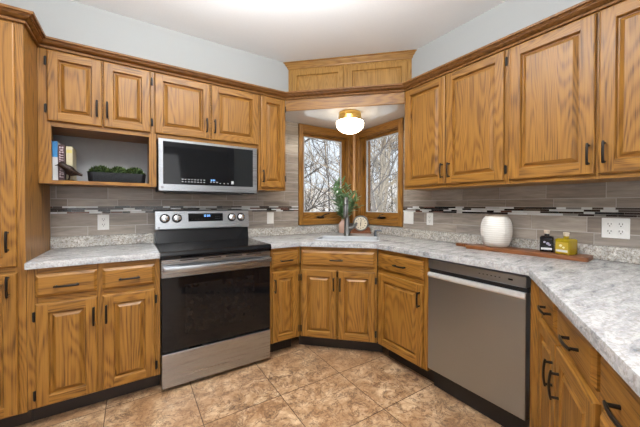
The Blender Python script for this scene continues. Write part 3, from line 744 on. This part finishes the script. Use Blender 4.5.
# bottles
def bottle(loc, rz, hw, h, glassm, label, lab):
    o = thing('oil_bottle', label, 'bottle', loc, rz)
    rr = lambda s, r, z: [(x, y, z) for x, y in rrect(0, 0, s, s, r, 3)]
    MB().loft([rr(hw-.003, .006, 0), rr(hw, .007, .004), rr(hw, .007, h-.006), rr(hw-.006, .007, h), rr(.013, .0125, h+.002), rr(.0125, .012, h+.014)], 0).build('glass_body', glassm, o, smooth=40)
    MB().lathe([(.010, h+.014), (.013, h+.016), (.016, h+.034), (.014, h+.036)], (0, 0, 0), 16).build('cork', plain('cork_stopper', (.66, .55, .44), .7), o, smooth=40)
    lb = MB().box(-hw*.86, hw*.86, -hw-.0008, -hw, .010, h*.78).build('paper_label', lab[0], o)
    mb = MB(); mb.box(-hw*.8, hw*.8, -hw-.0014, -hw-.0007, .014, .026); mb.build('label_band', MARK, lb)
    mb = MB()
    for (x, z, r) in lab[1]: mb.ball((x, -hw-.0009, z), r, .0006, r*.8, 0, 1)
    mb.build('label_motif', lab[2], lb)
    return o
BLK = plain('black_bottle', (.008, .007, .009), .12)
t = NT('yellow_oil'); YEL = t.set(Base_Color=(.52, .37, .012), Roughness=.08, Transmission_Weight=.45, IOR=1.45)
bottle((2.128, .777, ZB), math.radians(-90+17), .034, .095, BLK, 'square black glass bottle with a cork on the wooden board', (BLK, [(-.01, .060, .007), (.006, .052, .010), (.015, .044, .008)], plain('violet_print', (.34, .32, .40), .5)))
bottle((2.108, .672, ZB), math.radians(-90-14), .039, .090, YEL, 'square yellow oil bottle with a cork on the wooden board', (plain('olive_label', (.44, .30, .02), .5), [(-.006, .050, .010), (.010, .040, .008)], plain('cream_print', (.72, .66, .40), .5)))

# ------------------------------------------------------------------ sink corner: pink vase, sprig, clock
vx, vy = 1.937, 2.650
pv = thing('bud_vase', 'pinkish clay vase behind the faucet', 'vase', (vx, vy, ZC), -PI/4+.12)
rr = lambda s, r, z: [(x, y, z) for x, y in rrect(0, 0, s, s*.8, r, 4)]
MB().loft([rr(.036, .010, 0), rr(.042, .012, .006), rr(.042, .014, .095), rr(.036, .016, .115), rr(.018, .0135, .130), rr(.0155, .012, .150), rr(.018, .0138, .153), rr(.013, .010, .153), rr(.013, .010, .10)], 0).build('body', plain('pink_clay', (.50, .32, .25), .55), pv, smooth=50)
LEAF = plain('green_leaf', (.16, .29, .13), .45); LEAF2 = plain('pale_green_leaf', (.28, .42, .25), .5); STEM = plain('green_stem', (.12, .17, .06), .6)
sg = thing('leafy_sprig', 'green leafy sprigs standing in the pinkish clay vase', 'plant', (vx, vy, ZC+.11))
rnd = random.Random(12); stems = MB(); leaves = MB()
dirx = Vector((r2, -r2, 0)); diry = Vector((r2, r2, 0))
def leaf(mb, p, d, L, wd, m):
    d = d.normalized(); s = d.cross(Vector((rnd.uniform(-.4, .4), rnd.uniform(-.4, .4), 1))).normalized(); up = s.cross(d).normalized()
    q = [(0, .1), (.25, .8), (.5, 1), (.75, .7), (1, .05)]
    L1 = [p+d*L*a+s*wd*b-up*L*.18*a*a+up*.1*wd*b for a, b in q]; Mi = [p+d*L*a-up*L*.18*a*a-up*.15*wd*b for a, b in q]; R1 = [p+d*L*a-s*wd*b-up*L*.18*a*a+up*.1*wd*b for a, b in q]
    for i in range(4): mb.poly([L1[i], L1[i+1], Mi[i+1], Mi[i]], m); mb.poly([Mi[i], Mi[i+1], R1[i+1], R1[i]], m)
tips = [(-.005, -.02, .46), (-.10, -.03, .35), (-.055, -.03, .42), (.055, -.05, .37), (.115, -.04, .31), (.155, -.05, .24), (.165, -.03, .15), (-.085, .0, .22), (.10, -.06, .20), (.04, -.06, .27), (-.04, -.08, .30), (.13, -.08, .17)]
for (a, b, h) in tips:
    tip = dirx*a+diry*b+Vector((0, 0, h*.98+.03)); mid = Vector((0, 0, .06))+tip*.35+Vector((0, 0, .02))
    P_ = [Vector((0, 0, -.06))]+[Vector((0, 0, .02))*(1-q)**2+mid*2*q*(1-q)+tip*q*q for q in (.0, .2, .4, .6, .8, 1)]
    stems.tube(P_, .0018, 5)
    for k in range(14):
        q = .15+.85*k/13; p = Vector((0, 0, .02))*(1-q)**2+mid*2*q*(1-q)+tip*q*q
        for s in (-1, 1):
            d = (tip-mid).normalized()*.6+dirx*s*rnd.uniform(.3, 1)+diry*rnd.uniform(-.7, .4)+Vector((0, 0, rnd.uniform(-.1, .6)))
            leaf(leaves, p, d, rnd.uniform(.055, .085), rnd.uniform(.011, .017), 0 if rnd.random() < .62 else 1)
stems.build('stems', STEM, sg); leaves.build('leaves', [LEAF, LEAF2], sg)
kx, ky = 2.083, 2.515
ckk = thing('mantel_clock', 'small mantel clock with round metal dial on a wooden base behind the sink', 'clock', (kx, ky, ZC), -PI/4+.06)
CW = oak('clock_wood', True, (.20, .062, .016), (.15, .045, .011), (.07, .02, .005))
mb = MB(); mb.prism([(-.115, -.03), (.115, -.03), (.115, .03), (-.115, .03)], 0, .018, 0, .003)
out = [(-.105, .018), (.105, .018), (.098, .06), (.075, .075), (-.075, .075), (-.098, .06)]
mb.loft([[(x, y, z) for x, z in out] for y in (-.024, .024)], 0)
mb.build('base', CW, ckk)
MB().lathe([(.082, 0), (.086, .006), (.086, .046), (.081, .055), (.073, .055), (.070, .050)], (0, .025, .110), 36, 0, '-Y', True, False).build('bezel', NICKEL, ckk, smooth=40)
dl = MB().lathe([(.072, .046), (.072, .0495)], (0, .025, .110), 36, 0, '-Y').build('dial', plain('cream_dial', (.66, .58, .44), .4), ckk)
mb = MB()
for k in range(12):
    q = k*PI/6; x, z = .052*math.sin(q), .052*math.cos(q)
    m0 = MB(); mb.tube([(x*.86, -.0252, .110+z*.90), (x*1.14, -.0252, .110+z*1.14)], .0035, 4)
mb.build('hour_marks', plain('dark_numerals', (.10, .07, .05), .5), dl)
mb = MB(); mb.tube([(0, -.0275, .110), (.006, -.0275, .158)], .0028, 4); mb.tube([(0, -.0285, .110), (-.002, -.0285, .078)], .0035, 4); mb.ball((0, -.028, .110), .006, .003, .006, 0, 1)
mb.build('clock_hands', BLACKP, dl)

# ------------------------------------------------------------------ things on the open shelf
ZSH = 1.3745
def book(x, wd, h, dp, y, mats, label, tilt=0):
    o = thing('book', label, 'book', (x, y, ZSH), 0, 'books on the open shelf'); o.rotation_euler = (0, tilt, 0)
    mb = MB(); mb.box(.0015, wd-.0015, .003, dp, .003, h-.003, 0); mb.build('pages', plain('book_pages', (.70, .66, .58), .8), o)
    mb = MB(); mb.box(0, .0015, 0, dp+.003, 0, h); mb.box(wd-.0015, wd, 0, dp+.003, 0, h); mb.box(.0015, wd-.0015, 0, .003, 0, h); cv = mb.build('cover', mats[0], o)
    return o, cv
BX = -.4185
o, cv = book(BX, .025, .250, .17, 2.545, [plain('white_cover', (.62, .62, .62), .5)], 'white book with blue upper spine, leftmost on the open shelf')
MB().box(-.0006, .0256, -.0008, .0, .150, .2502).build('spine_band', plain('blue_cover', (.03, .19, .42), .45), cv)
o, cv = book(BX+.027, .033, .232, .18, 2.540, [plain('maroon_cover', (.050, .016, .020), .5)], 'dark maroon book with pale patterned spine, middle of the shelf books')
mb = MB(); rnd = random.Random(4)
for k in range(13):
    z = .022+k*.0155; s = rnd.choice((0, 1, 2))
    if s == 0: mb.box(.007, .026, -.0008, 0, z, z+.004); mb.box(.007, .011, -.0008, 0, z+.004, z+.011)
    elif s == 1: mb.box(.007, .011, -.0008, 0, z, z+.011); mb.box(.022, .026, -.0008, 0, z, z+.011); mb.box(.011, .022, -.0008, 0, z+.004, z+.0075)
    else: mb.box(.008, .025, -.0008, 0, z, z+.0035); mb.box(.008, .025, -.0008, 0, z+.0075, z+.011)
mb.build('spine_pattern', plain('pale_spine_print', (.50, .40, .42), .5), cv)
o, cv = book(BX+.0625, .032, .228, .16, 2.565, [plain('cream_cover', (.52, .46, .30), .5)], 'cream book with pale yellow spine behind the bird figurine')
MB().box(.003, .029, -.0008, 0, .185, .205).build('spine_band', plain('yellow_print', (.56, .46, .12), .5), cv)
# bird
bf = thing('bird_figurine', 'dark brown metal bird figurine in front of the books', 'figurine', (-.338, 2.515, ZSH))
bf.scale = (.78, .95, 1.0)
BIRD = plain('aged_bronze', (.026, .013, .009), .5, .4)
bm_ = MB()
path = [(-.062, -.004, .098), (-.052, -.004, .100), (-.036, -.002, .098), (-.020, 0, .086), (.0, 0, .070), (.022, 0, .058), (.040, 0, .052), (.062, .0, .046), (.088, 0, .038)]
bm_.tube(path, [.006, .017, .021, .022, .032, .030, .020, .010, .007], 14)
bm_.tube([(-.060, -.004, .098), (-.082, -.006, .092)], [.006, .001], 8)
bm_.build('body', BIRD, bf, smooth=60)
for s in (-1, 1):
    MB().tube([(-.012, s*.024, .078), (.015, s*.031, .066), (.045, s*.020, .054), (.066, s*.010, .048)], [.008, .016, .011, .003], 8, 0, .5).build('wing', BIRD, bf, smooth=60)
    MB().tube([(.004, s*.010, .048), (.006, s*.012, .020), (-.002, s*.013, .004)], [.005, .0035, .004], 6).build('leg', BIRD, bf, smooth=60)
MB().ball((.005, 0, .004), .035, .022, .004, 0, 2).build('base', BIRD, bf, smooth=60)
# moss planter
mp_ = thing('moss_planter', 'long black planter of green moss on the open shelf', 'planter', (-.083, 2.592, ZSH))
rr = lambda hx, hy, z: [(x, y, z) for x, y in rrect(0, 0, hx, hy, .034, 5)]
MB().loft([rr(.156, .040, 0), rr(.163, .045, .008), rr(.168, .049, .062), rr(.168, .049, .068), rr(.160, .042, .068), rr(.156, .040, .045)], 0).build('tray', plain('blue_black_tray', (.004, .005, .008), .6), mp_, smooth=40)
mb = MB()
for k in range(44):
    x = -.135+k*.0063; mb.box(x, x+.003, -.0515, -.047, .008, .060)
mb.build('ribs', plain('tray_ribs', (.005, .006, .010), .6), mp_)
rnd = random.Random(8); MOSS = plain('moss_green', (.022, .046, .008), .9); MOSS2 = plain('light_moss', (.09, .145, .027), .9)
for (cx, rx) in ((-.098, .060), (.004, .055), (.100, .058)):
    mb = MB(); mb.ball((cx, 0, .058), rx*.96, .038, .046, 0, 3)
    for k in range(420):
        a, b_ = rnd.uniform(0, 2*PI), math.acos(rnd.uniform(0, 1)); n = Vector((math.sin(b_)*math.cos(a), math.sin(b_)*math.sin(a), math.cos(b_)))
        p = Vector((cx+n.x*rx, n.y*.040, .058+n.z*.050)); s = n.cross(Vector((rnd.random(), rnd.random(), rnd.random()))).normalized()*.005; d = (n+Vector((rnd.uniform(-.6, .6), rnd.uniform(-.6, .6), rnd.uniform(-.2, .5)))).normalized()*rnd.uniform(.010, .020)
        mb.poly([p-s, p+s, p+d], 1 if rnd.random() < .35 else 0)
    mb.build('moss', [MOSS, MOSS2], mp_)

# ------------------------------------------------------------------ outdoors
t = NT('winter_ground'); nz = t.noise(t.coord((.8, .8, .8), False), 1, 6, .7)
GROUND = t.set(Base_Color=t.ramp(nz, [(.3, (.33, .29, .25)), (.5, (.56, .53, .50)), (.65, (.80, .80, .82))]), Roughness=.9)
mb = MB(); bm = mb.bm; NX = 30; grid = []
for i in range(NX+1):
    row = []
    for j in range(NX+1):
        x = -20+i*4.0; y = -20+j*4.0; d = max(0, math.hypot(x, y)-14)
        row.append(bm.verts.new((x, y, -1.0+.012*d+.0012*d*d*.6+random.uniform(-.1, .1))))
    grid.append(row)
for i in range(NX):
    for j in range(NX): bm.faces.new((grid[i][j], grid[i+1][j], grid[i+1][j+1], grid[i][j+1]))
gnd = struct(mb.build('ground', GROUND, smooth=60))
def bark(name, c): return plain(name, c, .9)
def tree(seed, h, r, spread, mats):
    rnd = random.Random(seed); tr = MB(); br = MB()
    P_ = [Vector((0, 0, -.6))]; d = Vector((rnd.uniform(-.08, .08), rnd.uniform(-.08, .08), 1)); n = 10
    for k in range(n): d = (d+Vector((rnd.uniform(-.09, .09), rnd.uniform(-.09, .09), .1))).normalized(); P_.append(P_[-1]+d*(h/n))
    tr.tube(P_, [r*(1-.085*k) for k in range(n+1)], 8)
    def grow(p, d, L, rr, lev):
        q = [p]; dd = d.copy(); k = 5 if lev < 2 else 3
        for i in range(k):
            dd = (dd+Vector((rnd.uniform(-.28, .28), rnd.uniform(-.28, .28), rnd.uniform(-.16, .26)))).normalized(); q.append(q[-1]+dd*L/k)
        br.tube(q, [rr*(1-.75*i/k) for i in range(k+1)], 5 if lev < 2 else 3)
        if lev >= 3: return
        for i in range(1, k+1):
            for s in range(2 if lev < 2 else 1):
                if rnd.random() < .9:
                    nd = (dd+Vector((rnd.uniform(-1, 1), rnd.uniform(-1, 1), rnd.uniform(-.4, .8)))*.85).normalized()
                    grow(q[i], nd, L*rnd.uniform(.45, .65), max(rr*.5, .006), lev+1)
    for k in range(2, n+1):
        for s in range(spread):
            a = rnd.uniform(0, 2*PI); grow(P_[k], Vector((math.cos(a), math.sin(a), rnd.uniform(.1, .7))).normalized(), h*rnd.uniform(.16, .30)*(1.2-.06*k), r*.34, 1)
    return tr.mesh('trunk', mats, 60), br.mesh('branches', mats)
DK = bark('dark_bark', (.07, .06, .055)); PL = bark('pale_bark', (.46, .40, .32)); GY = bark('grey_bark', (.20, .18, .165))
protos = [tree(1, 8, .06, 2, DK), tree(2, 9, .10, 2, PL), tree(3, 8, .12, 2, GY), tree(4, 7, .07, 2, PL), tree(5, 9, .085, 2, GY)]
kinds = ['dark-barked bare tree', 'pale-barked bare tree', 'grey bare tree', 'slim pale bare tree', 'slim grey bare tree']
rnd = random.Random(21); cnt = 0
spots = [(63.0, 7.5, 0), (56.6, 13.0, 0), (66, 15, 2), (54.2, 20.0, 4), (59.6, 24, 3), (71, 18, 2),
         (49.2, 8.5, 1), (47.3, 11, 1), (45.0, 8.2, 4), (43.6, 11.5, 1), (46.2, 15, 1), (48.4, 14, 0), (44.6, 18, 0), (41.0, 14, 1), (47.0, 22, 2), (37, 18, 4), (52.2, 27, 4), (62.0, 32, 2), (43.2, 25, 3)]
for (az, dist, k) in spots:
    x, y = dist*math.cos(math.radians(az)), dist*math.sin(math.radians(az)); d = max(0, dist-14)
    side = 'left' if az > 51.8 else 'right'
    o = thing('bare_tree', '%s seen through the %s corner window' % (kinds[k], side), 'tree', (x, y, -1.0+.012*d), rnd.uniform(0, 6.28), '%ss outside the %s window' % (kinds[k], side))
    s = rnd.uniform(.85, 1.15); o.scale = (s, s, s)
    link('trunk', protos[k][0], o); link('branches', protos[k][1], o)
